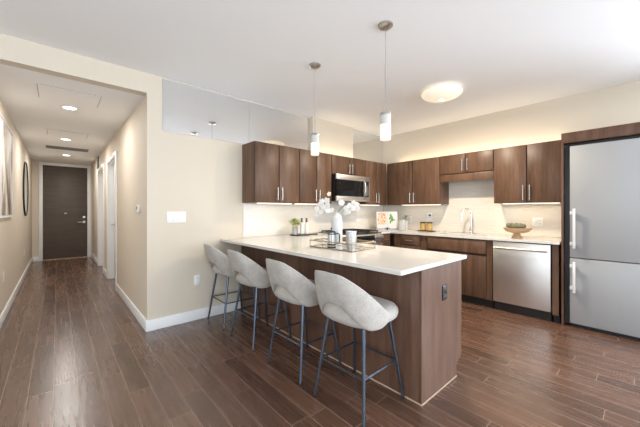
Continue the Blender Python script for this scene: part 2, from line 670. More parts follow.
h.rod((.535, YD + .03, 1.08), (.535, YD + .012, 1.08), .028)
h.build('door_handle', M['nickel'], d1)
MB().box(.135, .185, YD + .018, YD + .03, 1.17, 1.20, .004).build('door_knocker', M['nickel'], d1)

# baseboards
BH, BT = .116, .014
bb = MB()
bb.box(XR - BT, 1.785, YB - BT, YB, 0, BH, .003)
struct('baseboard_back', bb, M['white'])
bb = MB()
for a, b in ((YB, D2[0] - .075), (D2[1] + .075, D3[0] - .075), (D3[1] + .075, YD - .02)):
    bb.box(XR - BT, XR, a, b, 0, BH, .003)
struct('baseboard_hall_right', bb, M['white'])
struct('baseboard_hall_left', MB().box(XL, XL + BT, YB - BT, YD - BT, 0, BH, .003), M['white'])
bb = MB()
bb.box(XL + BT, EX0 - .06, YD - BT, YD, 0, BH, .003).box(EX1 + .06, XR - BT, YD - BT, YD, 0, BH, .003)
struct('baseboard_hall_end', bb, M['white'])
struct('baseboard_living', MB().box(XW + BT, XL, YB - BT, YB, 0, BH, .003), M['white'])
struct('baseboard_left', MB().box(XW, XW + BT, YF + BT, YB, 0, BH, .003), M['white'])
struct('baseboard_front', MB().box(XW, XS, YF, YF + BT, 0, BH, .003), M['white'])
struct('baseboard_right', MB().box(XS - BT, XS, YF + BT, -.30, 0, BH, .003), M['white'])

# tiled backsplash on the two kitchen walls
bt = MB().box(1.79, XS - .008, YB - .008, YB - .0005, .917, 1.36)
struct('wall_tiles_back', bt, M['tile'])
bt = MB().box(XS - .008, XS - .0005, .655, YB - .008, .917, 1.36)
bt.box(XS - .008, XS - .0005, 1.43, 2.186, 1.36, 1.80)
struct('wall_tiles_right', bt, M['tile'])

# ------------------------------------------------------------------ wall mirrors above the cabinets
for (a, b, z0, lab) in ((.843, 1.872, 2.122, 'long frameless mirror panel high on cream wall, above the light switches'),
                        (1.876, 2.912, 2.122, 'frameless mirror panel above the brown cabinets next to the pendant lamp'),
                        (3.833, 4.772, 2.122, 'narrow frameless mirror panel in the corner above the cabinets')):
    tag(MB().box(a, b, YB - .007, YB - .001, z0, CZ - .014, .001, 1).build('wall_mirror', M['mirror']), lab, 'mirror', 'mirror panels under the ceiling')


# ------------------------------------------------------------------ cabinets (local x = width, y = depth from the front, z = up)
def pull(parent, x, z0, z1, horiz=False, m='nickel', r=.0058, y=-.05):
    h = MB()
    if horiz:       # x is the z height, z0..z1 the span in x
        h.rod((z0, y, x), (z1, y, x), r)
        for q in (z0 + .02, z1 - .02):
            h.rod((q, -.021, x), (q, y, x), r * .85)
    else:
        h.rod((x, y, z0), (x, y, z1), r)
        for q in (z0 + .02, z1 - .02):
            h.rod((x, -.021, q), (x, y, q), r * .85)
    return h.build('handle', M[m], parent)


def cabinet(name, label, loc, rz, w, d, z0, z1, fronts, group, toe=False):
    t = thing(name, label, 'cabinet', loc, rz, group)
    b = MB().box(0.001, w - .001, 0.0, d, z0, z1)
    b.build('body', M['cab'], t)
    if toe:
        MB().box(0.001, w - .001, .065, d, 0.001, z0 - .001).build('toe_kick', M['toe'], t)
    # dark sheet behind the fronts paints the shade in their gaps
    for f in fronts:
        fx0, fx1, fz0, fz1 = f['r']
        p = MB().box(fx0 + .0065, fx1 - .0065, -.021, -.002, fz0 + .0055, fz1 - .002, .0018).build(f['n'], M['cab'], t)
        if 'h' in f:
            pull(p, *f['h'], horiz=f.get('hz', False), m=f.get('m', 'nickel'))
    if fronts:
        a = min(f['r'][0] for f in fronts)
        c = max(f['r'][1] for f in fronts)
        e = min(f['r'][2] for f in fronts)
        g = max(f['r'][3] for f in fronts)
        MB().box(a + .001, c - .001, -.0022, -.0002, e + .001, g - .001).build('reveal', M['cab_in'], t)
    return t


YU = 3.195         # front plane of back-wall upper bodies
UZ0, UZ1 = 1.362, 2.108
UG = 'upper cabinets'


def two_doors(w, split, z0, z1, hz0, hz1, m='nickel', off=.035):
    return [dict(n='door', r=(0, split, z0, z1), h=(split - off, hz0, hz1), m=m),
            dict(n='door', r=(split, w, z0, z1), h=(split + off, hz0, hz1), m=m)]


DU = YB - YU - .002
cabinet('upper_cabinet', 'two-door brown upper cabinet at the left end, with its side showing', (1.776, YU, 0), 0, .686, DU, UZ0, UZ1,
        two_doors(.686, .353, UZ0, UZ1, 1.395, 1.56), UG)
cabinet('upper_cabinet', 'two-door brown upper cabinet directly left of the microwave', (2.462, YU, 0), 0, .608, DU, UZ0, UZ1,
        two_doors(.608, .312, UZ0, UZ1, 1.395, 1.56), UG)
cabinet('upper_cabinet', 'short two-door brown cabinet directly over the microwave', (3.07, YU, 0), 0, .78, DU, 1.815, UZ1,
        two_doors(.78, .40, 1.815, UZ1, 1.845, 1.99), UG)
cabinet('upper_cabinet', 'two-door brown upper cabinet right of the microwave by the corner', (3.85, YU, 0), 0, .61, DU, UZ0, UZ1,
        two_doors(.59, .30, UZ0, UZ1, 1.395, 1.56), UG)
XU = 4.485
RU = -PI / 2
DR = XS - XU - .002


def rcab(name, label, ya, yb, X, d, z0, z1, fronts, group, toe=False):
    # ya > yb ; local x runs from ya towards yb
    return cabinet(name, label, (X, ya, 0), RU, ya - yb, d, z0, z1, fronts, group, toe)


rcab('upper_cabinet', 'two-door brown upper cabinet over the cookbook, left of the sink', 3.19, 2.19, XU, DR, UZ0, UZ1,
     [dict(n='door', r=(.045, .522, UZ0, UZ1), h=(.487, 1.395, 1.56)), dict(n='door', r=(.522, 1.0, UZ0, UZ1), h=(.557, 1.395, 1.56))], UG)
t = rcab('upper_cabinet', 'short two-door brown cabinet with a valance, above the sink', 2.19, 1.43, XU, DR, 1.815, UZ1,
         two_doors(.76, .385, 1.815, UZ1, 1.85, 2.02), UG)
MB().box(.002, .758, -.005, .016, 1.70, 1.814, .002).build('valance', M['cab'], t)
rcab('upper_cabinet', 'two-door brown upper cabinet over the fruit bowl, beside the refrigerator', 1.43, .66, XU, DR, UZ0, UZ1,
     two_doors(.77, .383, UZ0, UZ1, 1.395, 1.59), UG)

# base cabinets along the sink wall
XB = 4.165
DB = XS - XB - .012
BG = 'base cabinets'
BZ0, BZ1 = .105, .884
rcab('base_cabinet', 'drawer-stack brown base cabinet in the corner, left of the sink cabinet', 2.82, 2.335, XB, DB, BZ0, BZ1,
     [dict(n='drawer', r=(.135, .475, .715, .872), h=(.793, .235, .385), hz=True),
      dict(n='drawer', r=(.135, .475, .42, .71), h=(.60, .235, .385), hz=True),
      dict(n='drawer', r=(.135, .475, .115, .415), h=(.29, .235, .385), hz=True)], BG, True)
rcab('base_cabinet', 'wide brown sink cabinet with false drawer front, under the faucet', 2.335, 1.345, XB, DB, BZ0, BZ1 - .21,
     [dict(n='drawer_front', r=(.10, .925, .69, .868)),
      dict(n='door', r=(.10, .512, .115, .665)), dict(n='door', r=(.515, .925, .115, .665))], BG, True)
# sink cabinet's front rail and end stiles rise to the worktop around the basin
sinkcab = bpy.data.objects['base_cabinet.001']
MB().box(.001, .989, 0.0, .02, BZ1 - .209, BZ1).build('front_rail', M['cab'], sinkcab)
rcab('filler_panel', 'narrow brown filler strip between dishwasher and refrigerator panel', .735, .675, XB, DB, 0.09, BZ1, [], 'filler panels', True)

# dishwasher
dw = thing('dishwasher', 'stainless steel dishwasher under the worktop with a bar handle', 'dishwasher', (XB - .018, 1.34, 0), RU)
MB().box(.006, .594, .03, .56, .10, .878).build('body', M['black'], dw)
dd = MB().box(.006, .594, 0.0, .03, .115, .872, .004).build('door', M['steel'], dw)
h = MB().rod((.03, -.045, .80), (.57, -.045, .80), .011)
for q in (.06, .54):
    h.rod((q, 0, .80), (q, -.045, .80), .008)
h.build('handle', M['nickel'], dd)
MB().box(.01, .59, .05, .55, .002, .099).build('toe_kick', M['toe'], dw)

# back-wall base cabinets beside the range
YBB = 2.885
cabinet('base_cabinet', 'narrow brown base cabinet right of the range with a drawer', (3.855, YBB, 0), 0, .285, YB - YBB - .012, BZ0, BZ1,
        [dict(n='drawer', r=(.01, .235, .715, .872), h=(.795, .06, .185), hz=True), dict(n='door', r=(.01, .235, .115, .71), h=(.04, .52, .66))], BG, True)
cabinet('base_cabinet', 'brown base cabinet between the peninsula and the range', (2.385, YBB, 0), 0, .685, YB - YBB - .012, BZ0, BZ1,
        [dict(n='drawer', r=(.08, .675, .715, .872), h=(.795, .28, .48), hz=True), dict(n='door', r=(.08, .675, .115, .71), h=(.64, .52, .66))], BG, True)


# ------------------------------------------------------------------ peninsula
PX0, PX1, PY0 = 1.76, 2.375, .985
pen = thing('kitchen_peninsula', 'brown wood-panelled peninsula that the stools line up along', 'peninsula', (PX0, PY0, 0))
L = YB - PY0 - .016
MB().box(.02, .58, .022, L, .10, .884).build('body', M['cab'], pen)
MB().box(.02, .51, .022, L, .001, .0995).build('toe_kick', M['toe'], pen)
MB().box(0, .019, .0205, L * .475 - .001, .001, .884, .001).build('stool_side_panel', M['penin'], pen)
MB().box(0, .019, L * .475 + .001, L, .001, .884, .001).build('stool_side_panel', M['penin'], pen)
ep = [(0, .001), (.515, .001), (.515, .075), (.522, .092), (.54, .105), (.58, .118), (.60, .13), (.605, .15), (.605, .884), (0, .884)]
MB().prism(ep, 0, .02, 'y').build('end_panel', M['penin'], pen)
pn = [(.60, 1.5), (.60, 2.4)]
yb = YBB - PY0 - .003
for i in range(4):
    a = .03 + i * (yb - .06) / 4
    b = a + (yb - .06) / 4
    dr = MB().box(.583, .602, a + .002, b - .002, .115, .872, .002).build('door', M['cab'], pen)
    h = MB().rod((.63, b - .05, .62), (.63, b - .05, .78), .0058)
    for q in (.64, .76):
        h.rod((.602, b - .05, q), (.63, b - .05, q), .005)
    h.build('handle', M['nickel'], dr)
sm = MB().box(-.006, -.0005, -.006, L, .001, .011, .002).box(-.0004, .513, -.006, -.0005, .001, .011, .002)
sm.build('shoe_strip', M['tan'], pen)
op = MB().box(.285, .345, -.007, -.0005, .625, .735, .003).build('power_outlet', M['black'], pen)
MB().box(.298, .332, -.010, -.0072, .69, .722, .002).box(.298, .332, -.010, -.0072, .638, .67, .002).build('socket', M['slot'], op)

# worktops
WT0, WT1 = .886, .915
wt = MB()
poly = [(1.49, .963), (2.417, .963), (2.417, 2.862), (3.066, 2.862), (3.066, YB - .0095), (1.79, YB - .0095), (1.79, YB - .002), (1.49, YB - .002)]
wt.prism(poly, WT0, WT1)
o = wt.build('worktop', M['quartz'])
bv = o.modifiers.new('edge', 'BEVEL')
bv.width = .003
bv.segments = 2
bv.limit_method = 'ANGLE'
tag(o, 'pale quartz worktop on the peninsula, overhanging toward the stools', 'worktop', 'quartz worktops')
wt = MB()
SY0, SY1, SX0, SX1 = 1.50, 2.16, 4.25, 4.60       # sink cut-out
e = XS - .0095
poly = [(3.856, YB - .0095), (3.856, 2.862), (4.13, 2.862), (4.13, SY1), (e, SY1), (e, YB - .0095)]
wt.prism(poly, WT0, WT1)
wt.prism([(4.13, SY0), (SX0, SY0), (SX0, SY1), (4.13, SY1)], WT0, WT1)
wt.prism([(SX1, SY0), (e, SY0), (e, SY1), (SX1, SY1)], WT0, WT1)
wt.prism([(4.13, .663), (e, .663), (e, SY0), (4.13, SY0)], WT0, WT1)
bmesh.ops.remove_doubles(wt.bm, verts=wt.bm.verts[:], dist=.0002)
seen = {}
for f in list(wt.bm.faces):
    k = tuple(sorted(v.index for v in f.verts))
    seen.setdefault(tuple(sorted(tuple(round(c, 4) for c in v.co) for v in f.verts)), []).append(f)
dead = [f for fs in seen.values() if len(fs) > 1 for f in fs]
bmesh.ops.delete(wt.bm, geom=dead, context='FACES_ONLY')
tag(wt.build('worktop', M['quartz']), 'pale quartz worktop along the sink wall and over the dishwasher', 'worktop', 'quartz worktops')

# sink and faucet
sk = MB()
for a in (0,):
    sk.box(SX0 - .012, SX0, SY0 - .012, SY1 + .012, .69, .885).box(SX1, SX1 + .012, SY0 - .012, SY1 + .012, .69, .885)
    sk.box(SX0, SX1, SY0 - .012, SY0, .69, .885).box(SX0, SX1, SY1, SY1 + .012, .69, .885).box(SX0, SX1, SY0, SY1, .68, .695)
sink = thing('sink', 'undermount stainless sink basin set in the worktop below the faucet', 'sink', (0, 0, 0))
sk.build('basin', M['steel'], sink)
MB().lathe([(0, .6955), (.035, .6955), (.042, .699), (.03, .701), (0, .700)], (4.45, 1.83, 0), 20).build('drain', M['chrome'], sink)
fa = thing('faucet', 'chrome gooseneck faucet behind the sink', 'faucet', (4.67, 1.80, WT1 + .0005), math.radians(-50))
MB().lathe([(0, 0), (.028, 0), (.028, .008), (.023, .02), (.022, .085), (.018, .10), (0, .10)], n=22).build('base', M['chrome'], fa)
pts = [(0, 0, .09), (0, 0, .26)] + [(-.068 + .068 * math.cos(a), 0, .30 + .068 * math.sin(a)) for a in [i * PI / 10 for i in range(0, 11)]] + [(-.136, 0, .25)]
MB().tube(pts, .0125, 12).build('spout', M['chrome'], fa)
MB().rod((-.136, 0, .255), (-.140, 0, .185), .016, .0145).build('spray_head', M['chrome'], fa)
MB().rod((0, -.02, .06), (0, -.045, .062), .012).tube([(0, -.04, .062), (0, -.075, .075), (0, -.11, .10)], .006).build('lever', M['chrome'], fa)

# ------------------------------------------------------------------ refrigerator and its surround
fs = thing('refrigerator_surround', 'brown wood surround panel framing the refrigerator', 'panel', (0, 0, 0))
MB().box(4.15, XS - .001, .634, .652, .001, 2.0, .001).build('side_panel', M['penin'], fs)
MB().box(4.15, XS - .001, -.285, -.245, .001, 2.0, .001).build('side_panel', M['penin'], fs)
MB().box(4.15, XS - .001, -.285, .652, 2.001, 2.112, .001).build('header_panel', M['penin'], fs)
fr = thing('refrigerator', 'tall satin steel bottom-freezer refrigerator at the right', 'refrigerator', (0, 0, 0))
MB().box(4.215, XS - .02, -.235, .630, .02, 1.994).build('body', M['black'], fr)
MB().box(4.235, XS - .05, -.20, .57, .001, .0195).build('base_feet', M['black'], fr)
FY0, FY1 = -.195, .580
d = MB().box(4.160, 4.2145, FY0, FY1, .757, 1.962, .004).build('fridge_door', M['fridge_steel'], fr)


def fridge_handle(par, z0, z1):
    h = MB().box(4.098, 4.116, .528, .550, z0, z1, .003)
    for z in (z0 + .03, z1 - .03 - .035):
        h.box(4.110, 4.1595, .532, .575, z, z + .035, .003)
    h.build('handle', M['silver_frame'], par)


fridge_handle(d, .86, 1.285)
d = MB().box(4.160, 4.2145, FY0, FY1, .045, .748, .004).build('freezer_door', M['fridge_steel'], fr)
fridge_handle(d, .385, .715)

# ------------------------------------------------------------------ microwave
mw = thing('microwave', 'stainless over-the-range microwave with black glass door', 'microwave', (3.072, 3.075, 1.405))
W, Hh = .775, .405
MB().box(.001, W, .03, YB - 3.075 - .012, 0, Hh).build('body', M['black'], mw)
md = MB()
md.box(.002, W - .002, 0, .029, .325, Hh - .002, .004)
md.box(.002, W - .002, 0, .029, .002, .075, .004)
md.box(W - .155, W - .135, 0.001, .029, .075, .325)
md.box(W - .022, W - .002, 0.001, .029, .075, .325)
md = md.build('front_frame', M['steel'], mw)
MB().box(.003, W - .155, .004, .028, .076, .324).build('glass_door', M['blackglass'], mw)
h = MB()
h.tube([(W - .172, -.004, .06), (W - .172, -.04, .10), (W - .172, -.05, .2), (W - .172, -.04, .30), (W - .172, -.004, .345)], .013, 12)
h.build('handle', M['nickel'], mw)
kp = MB().box(W - .134, W - .023, .006, .028, .076, .324).build('control_panel', M['black'], mw)
for r in range(5):
    for q in range(3):
        MB().box(W - .126 + q * .034, W - .100 + q * .034, .003, .0058, .095 + r * .034, .118 + r * .034, .002).build('button', M['grille'], kp)

# ------------------------------------------------------------------ range
rg = thing('gas_range', 'stainless slide-in gas range with black grates, under the microwave', 'range', (3.073, 2.845, 0))
W = .776
MB().box(.002, W - .002, .03, YB - 2.845 - .02, .08, .905).build('body', M['steel'], rg)
MB().box(.02, W - .02, .06, .60, .001, .079).build('toe_kick', M['toe'], rg)
MB().box(.002, W - .002, .0, YB - 2.845 - .02, .906, .922, .004).build('cooktop', M['blackglass'], rg)
cp = MB().box(.002, W - .002, -.03, .028, .795, .905, .01, 3).build('control_panel', M['steel'], rg)
MB().box(.15, W - .21, -.034, -.0305, .81, .885, .003).build('display', M['blackglass'], cp)
for q in (.035, .09, W - .165, W - .10, W - .035):
    k = MB().rod((q, -.0305, .848), (q, -.062, .852), .026, .022, 20).rod((q, -.062, .852), (q, -.068, .852), .014, .012, 16)
    k.build('knob', M['nickel'], rg)
od = MB().box(.004, W - .004, 0, .029, .22, .785, .004).build('oven_door', M['steel'], rg)
MB().box(.08, W - .08, -.004, -.0005, .33, .66, .002).build('oven_window', M['blackglass'], od)
h = MB().rod((.05, -.055, .735), (W - .05, -.055, .735), .012)
for q in (.08, W - .08):
    h.rod((q, 0, .735), (q, -.055, .735), .009)
h.build('handle', M['nickel'], od)
MB().box(.004, W - .004, 0, .029, .09, .21, .004).build('drawer', M['steel'], rg)
for i in range(3):
    g = MB()
    x0, x1 = .015 + i * .25, .25 + i * .25
    for x in (x0, (x0 + x1) / 2 - .006, x1 - .012):
        g.box(x, x + .012, .05, .58, .936, .950, .002)
    for y in (.05, .22, .40, .568):
        g.box(x0, x1, y, y + .012, .936, .950, .002)
    for x in (x0, x1 - .012):
        for y in (.05, .568):
            g.box(x, x + .012, y, y + .012, .9225, .937)
    g.build('grate', M['iron'], rg)
    for y in (.17, .46):
        if i != 1 or y < .3:
            MB().lathe([(0, .9225), (.042, .9225), (.042, .928), (.03, .934), (0, .934)], ((x0 + x1) / 2, y, 0), 18).build('burner', M['iron'], rg)


# ------------------------------------------------------------------ bar stools
def shell_mesh():
    """tub back wrapped round the seat: high at the rear, falling to the sides, arched opening low at the rear"""
    bm = bmesh.new()
    NA, NZ, T = 40, 8, .026
    AM = math.radians(101)

    def sstep(a, b, x):
        x = max(0, min(1, (x - a) / (b - a)))
        return x * x * (3 - 2 * x)

    def top(p):
        a = abs(math.degrees(p))
        t_ = max(0, min(1, (a - 27) / (99 - 27)))
        return .903 - .272 * (.42 * t_ + .58 * t_ * t_ * (3 - 2 * t_)) - .010 * sstep(0, 34, a)

    def bot(p):
        a = abs(math.degrees(p))
        lo = .545 + .03 * sstep(70, 101, a)
        return lo + (.690 - lo) * (1 - sstep(8, 56, a))

    outer, inner = [], []
    for i in range(NA + 1):
        p = -AM + 2 * AM * i / NA
        co, ci = [], []
        for j in range(NZ + 1):
            z = bot(p) + (top(p) - bot(p)) * j / NZ
            h = (z - .55) / .34
            # plan: super-ellipse, flaring backwards as it rises
            ca, sa = math.cos(p), math.sin(p)
            n = 2.7
            rr = (abs(ca) ** n + abs(sa) ** n) ** (-1 / n)
            flare = .215 + .022 * h
            x = -ca * rr * flare - .086 * max(0, h) ** 1.1 * max(0, ca) ** .8
            y = sa * rr * (.228 + .012 * h - .03 * h * h)
            nrm = Vector((-ca, sa, -.18)).normalized()
            P = Vector((x, y, z))
            e = min(j, NZ - j) / (NZ / 2)
            ei = min(i, NA - i) / 4
            th = T * min(1, (.25 + .75 * min(1, 2.2 * e))) * min(1, .3 + .7 * ei)
            co.append(P + nrm * th * .5)
            ci.append(P - nrm * th * .5)
        outer.append([bm.verts.new(v) for v in co])
        inner.append([bm.verts.new(v) for v in ci])
    for i in range(NA):
        for j in range(NZ):
            bm.faces.new((outer[i][j], outer[i + 1][j], outer[i + 1][j + 1], outer[i][j + 1]))
            bm.faces.new((inner[i][j], inner[i][j + 1], inner[i + 1][j + 1], inner[i + 1][j]))
        bm.faces.new((outer[i][0], inner[i][0], inner[i + 1][0], outer[i + 1][0]))
        bm.faces.new((outer[i][NZ], outer[i + 1][NZ], inner[i + 1][NZ], inner[i][NZ]))
    for j in range(NZ):
        bm.faces.new((outer[0][j], outer[0][j + 1], inner[0][j + 1], inner[0][j]))
        bm.faces.new((outer[NA][j], inner[NA][j], inner[NA][j + 1], outer[NA][j + 1]))
    mb = MB()
    mb.bm.free()
    mb.bm = bm
    return mb


def seat_mesh():
    mb = MB()
    bm = mb.bm
    n, N = 3.0, 44
    prof = [(0, .548), (.5, .546), (.86, .552), (.97, .572), (1.0, .597), (.985, .620), (.93, .638), (.80, .648), (.5, .653), (0, .655)]
    rings = []
    for r, z in prof:
        if r == 0:
            rings.append([bm.verts.new((0, 0, z))])
            continue
        ring = []
        for i in range(N):
            a = 2 * PI * i / N
            ca, sa = math.cos(a), math.sin(a)
            rr = (abs(ca) ** n + abs(sa) ** n) ** (-1 / n)
            ring.append(bm.verts.new((ca * rr * .213 * r + (.018 * r * ca if ca > 0 else 0), sa * rr * .240 * r, z)))
        rings.append(ring)
    for A, B in zip(rings[:-1], rings[1:]):
        for i in range(N):
            j = (i + 1) % N
            if len(A) == 1:
                bm.faces.new((A[0], B[j], B[i]))
            elif len(B) == 1:
                bm.faces.new((A[i], A[j], B[0]))
            else:
                bm.faces.new((A[i], A[j], B[j], B[i]))
    return mb


def smooth_mod(o, lv=1):
    s = o.modifiers.new('smooth', 'SUBSURF')
    s.levels = s.render_levels = lv


def make_stool(label, loc, rz):
    t = thing('bar_stool', label, 'stool', loc, rz, 'bar stools along the peninsula')
    s = seat_mesh().build('seat', M['fabric'], t, sharp=180)
    b = shell_mesh().build('backrest', M['fabric'], t, sharp=180)
    smooth_mod(b)
    tops, feet = (.135, .150), (.212, .212)
    corners = [(-1, -1), (-1, 1), (1, 1), (1, -1)]

    def at(cx, cy, z):
        f = 1 - z / .556
        return Vector((cx * (tops[0] + (feet[0] - tops[0]) * f), cy * (tops[1] + (feet[1] - tops[1]) * f), z))
    for cx, cy in corners:
        l = MB().rod(at(cx, cy, .552), at(cx, cy, .012), .0125, .0095, 14).build('leg', M['leg'], t)
        MB().rod(at(cx, cy, .0115), at(cx, cy, .001), .0105, .0105, 12).build('foot_cap', M['black'], l)
    for i in range(4):
        a, c = corners[i], corners[(i + 1) % 4]
        MB().rod(at(*a, .262), at(*c, .262), .0065, None, 10).build('footrest_bar', M['leg'], t)
    return t


st = make_stool('nearest light grey upholstered bar stool, at the end of the peninsula', (1.523, 1.315, 0), math.radians(1.5))
copy_tree(st, 'light grey bar stool second from the near end of the peninsula', (1.523, 1.905, 0), math.radians(1))
copy_tree(st, 'light grey bar stool second from the cream wall', (1.522, 2.60, 0), math.radians(1.5))
copy_tree(st, 'light grey bar stool standing against the cream wall', (1.525, 3.215, 0), math.radians(0))

# ------------------------------------------------------------------ objects on the peninsula
ZT = WT1 + .0008
tr_ = thing('wire_tray', 'champagne gold wire tray on the peninsula holding the vase', 'tray', (2.0, 1.935, ZT), math.radians(2))
hx, hy, th = .165, .262, .064
MB().box(-hx, hx, -hy, hy, 0.002, .007).build('tray_base', M['mirror'], tr_)
w = MB()
for z in (.005, th):
    w.tube([(-hx, -hy, z), (hx, -hy, z), (hx, hy, z), (-hx, hy, z)], .0055, 8, True)
for k in range(4):
    f = -1 + 2 * k / 3
    for sx in (-hx, hx):
        w.rod((sx, f * hy, .004), (sx, f * hy, th), .0040, n=8)
for k in range(3):
    f = -1 + k
    for sy in (-hy, hy):
        w.rod((f * hx, sy, .004), (f * hx, sy, th), .0040, n=8)
for sx in (-hx, hx):
    w.rod((sx, -hy / 3, .034), (sx, hy / 3, .034), .0035, n=8)
w.build('wire_rim', M['gold'], tr_)
ZI = ZT + .0075
va = thing('vase', 'tall white ceramic bottle vase in the gold tray', 'vase', (2.06, 2.06, ZI))
MB().lathe([(0, 0), (.048, 0), (.055, .006), (.056, .05), (.056, .245), (.054, .270), (.046, .292), (.030, .305), (.022, .310), (.021, .320), (.024, .324), (.018, .324), (.015, .30), (.015, .06), (0, .05)], n=36).build('body', M['ceramic'], va)
fp = thing('french_press', 'small black-framed coffee press beside the vase', 'coffee press', (1.915, 1.985, ZI), math.radians(-42))
MB().lathe([(0, .006), (.036, .006), (.037, .012), (.037, .135), (.035, .135), (.035, .012), (0, .010)], n=28).build('beaker', M['galv'], fp)
MB().lathe([(0, .136), (.040, .136), (.040, .142), (.028, .150), (.006, .153), (0, .153)], n=28).rod((0, 0, .15), (0, 0, .172), .003).ball((0, 0, .176), .008).build('plunger_lid', M['black'], fp)
f_ = MB().lathe([(0, 0), (.040, 0), (.040, .006), (0, .006)], n=28)
f_.lathe([(.0375, .02), (.0395, .02), (.0395, .032), (.0375, .032), (.0375, .02)], n=28).lathe([(.0375, .118), (.0395, .118), (.0395, .13), (.0375, .13), (.0375, .118)], n=28)
for a in range(3):
    an = a * 2 * PI / 3 + .5
    f_.rod((.039 * math.cos(an), .039 * math.sin(an), .002), (.039 * math.cos(an), .039 * math.sin(an), .13), .0025, n=8)
f_.build('frame', M['black'], fp)
MB().tube([(.038, 0, .124), (.062, 0, .128), (.076, 0, .115), (.076, 0, .06), (.068, 0, .035), (.045, 0, .026), (.038, 0, .026)], .0055, 10).build('handle', M['black'], fp)
cu = thing('galvanised_cup', 'mottled grey metal cup at the front of the gold tray', 'cup', (1.985, 1.80, ZI))
MB().lathe([(0, 0), (.041, 0), (.043, .004), (.049, .148), (.052, .151), (.052, .156), (.047, .156), (.046, .150), (.040, .008), (0, .008)], n=36).build('body', M['galv'], cu)
MB().lathe([(.0462, .06), (.048, .062), (.0465, .065)], n=36).lathe([(.0472, .095), (.049, .097), (.0476, .10)], n=36).build('rib', M['galv'], cu)


def blossom(parent, c, facing, r, m):
    d = Vector(facing).normalized()
    u = d.orthogonal().normalized()
    w = d.cross(u)
    mb = MB()
    for k in range(5):
        a = 2 * PI * k / 5 + random.random() * .3
        dirv = math.cos(a) * u + math.sin(a) * w
        rot = Matrix((dirv, d.cross(dirv), d)).transposed().to_4x4()
        mb.ball(Vector(c) + dirv * r * .55 + d * r * .12, r * .55, (1.0, .82, .16), 12, rot)
    mb.ball(Vector(c) + d * r * .18, r * .2, (1, 1, 1), 10)
    return mb.build('blossom', m, parent)


# two orchid sprays stand in the vase neck; R runs to the right across the worktop
Rv = Vector((.746, -.666, 0))
Fv = Vector((-.666, -.746, 0))
base = Vector((2.06, 2.06, ZI + .06))
neck = Vector((2.06, 2.06, ZI + .325))


def spray(label, side, spec, tip):
    t = thing('orchid_spray', label, 'flowers', tuple(base), 0, 'orchid sprays in the white vase')
    s = MB()
    nk = neck - base
    p = [Vector((0, 0, 0)) + Rv * side * .004, nk + Rv * side * .007]
    e = Rv * tip[0] + Vector((0, 0, tip[1])) + nk
    for k in range(1, 9):
        f = k / 8
        p.append(nk + Rv * side * .007 + (e - nk) * f + Vector((0, 0, .055 * math.sin(PI * f))))
    s.tube(p, .0026, 8)
    s.build('stem', M['stem'], t)
    for (a, z, dpt, r, m) in spec:
        c = nk + Rv * a + Vector((0, 0, z)) + Fv * dpt
        bl = blossom(t, c, Fv * 1.0 + Rv * random.uniform(-.5, .5) + Vector((0, 0, random.uniform(-.1, .5))), r, M[m])
        if m == 'pink':
            bl['label'] = 'pale pink bloom at the top'
    return t


spray('white orchid spray with one pink bloom, leaning left out of the vase', -1,
      [(-.10, .115, .02, .031, 'petal'), (-.145, .105, .03, .028, 'petal'), (-.095, .065, .04, .032, 'petal'), (-.17, .075, .0, .028, 'petal'),
       (-.135, .05, .03, .030, 'petal'), (-.195, .03, .02, .026, 'petal'), (-.09, .018, .03, .029, 'petal'), (-.155, .0, .02, .026, 'petal'),
       (-.045, .02, .02, .024, 'petal'), (-.19, -.025, .0, .022, 'petal'), (-.075, .178, .0, .022, 'pink')], (-.20, .03))
spray('white orchid spray leaning to the right out of the vase', 1,
      [(.045, .095, .02, .032, 'petal'), (.09, .035, .03, .029, 'petal'), (.125, .062, .02, .030, 'petal'), (.165, .09, .0, .028, 'petal'), (.115, .005, .03, .025, 'petal'),
       (.195, .075, .02, .027, 'petal'), (.16, .04, .03, .028, 'petal'), (.085, -.01, .0, .022, 'petal'), (.205, .035, .01, .024, 'petal')], (.20, .05))

# ------------------------------------------------------------------ dark board with pot and bottles, back counter
bd = MB()
pl = []
for k in range(28):
    a = 2 * PI * k / 28
    pl.append((.150 * math.cos(a), .110 * math.sin(a)))
k0 = [(.146, .022), (.27, .020), (.285, .012), (.285, -.012), (.27, -.020), (.146, -.022)]
poly = [p for p in pl if not (p[0] > .14 and abs(p[1]) < .03)]
poly = sorted(poly, key=lambda p: math.atan2(p[1], p[0]))
poly = [(.146, -.022), (.27, -.020), (.285, -.012), (.285, .012), (.27, .020), (.146, .022)][::1] + [p for p in poly if p[1] > 0] + [p for p in poly if p[1] <= 0]
bd.prism(poly, 0, .014)
o = bd.build('serving_board', M['slate'], None, (2.55, 3.28, ZT))
o.rotation_euler = (0, 0, math.radians(-12))
tag(o, 'dark serving board with a handle on the back counter, under the potted plant', 'board')
ZB = ZT + .0145
pp = thing('potted_plant', 'small bright green plant in a silvery pot on the dark board', 'plant', (2.468, 3.285, ZB))
MB().lathe([(0, 0), (.036, 0), (.044, .10), (.047, .105), (.043, .105), (.041, .095), (0, .09)], n=26).build('pot', M['galv'], pp)
lf = MB()
for k in range(85):
    a = random.random() * 2 * PI
    e_ = random.random() ** .7
    r = .076 * e_
    c = Vector((r * math.cos(a), r * math.sin(a), .135 + .095 * random.random() * (1.15 - e_ * .6)))
    rot = Matrix.Rotation(a, 4, 'Z') @ Matrix.Rotation(random.uniform(-.9, .5), 4, 'Y')
    lf.ball(c, .022, (1, .6, .12), 8, rot)
for k in range(9):
    a = k * 2 * PI / 9
    lf.rod((.01 * math.cos(a), .01 * math.sin(a), .085), (.045 * math.cos(a), .045 * math.sin(a), .14), .002, n=6)
lf.build('foliage', M['leaf'], pp)


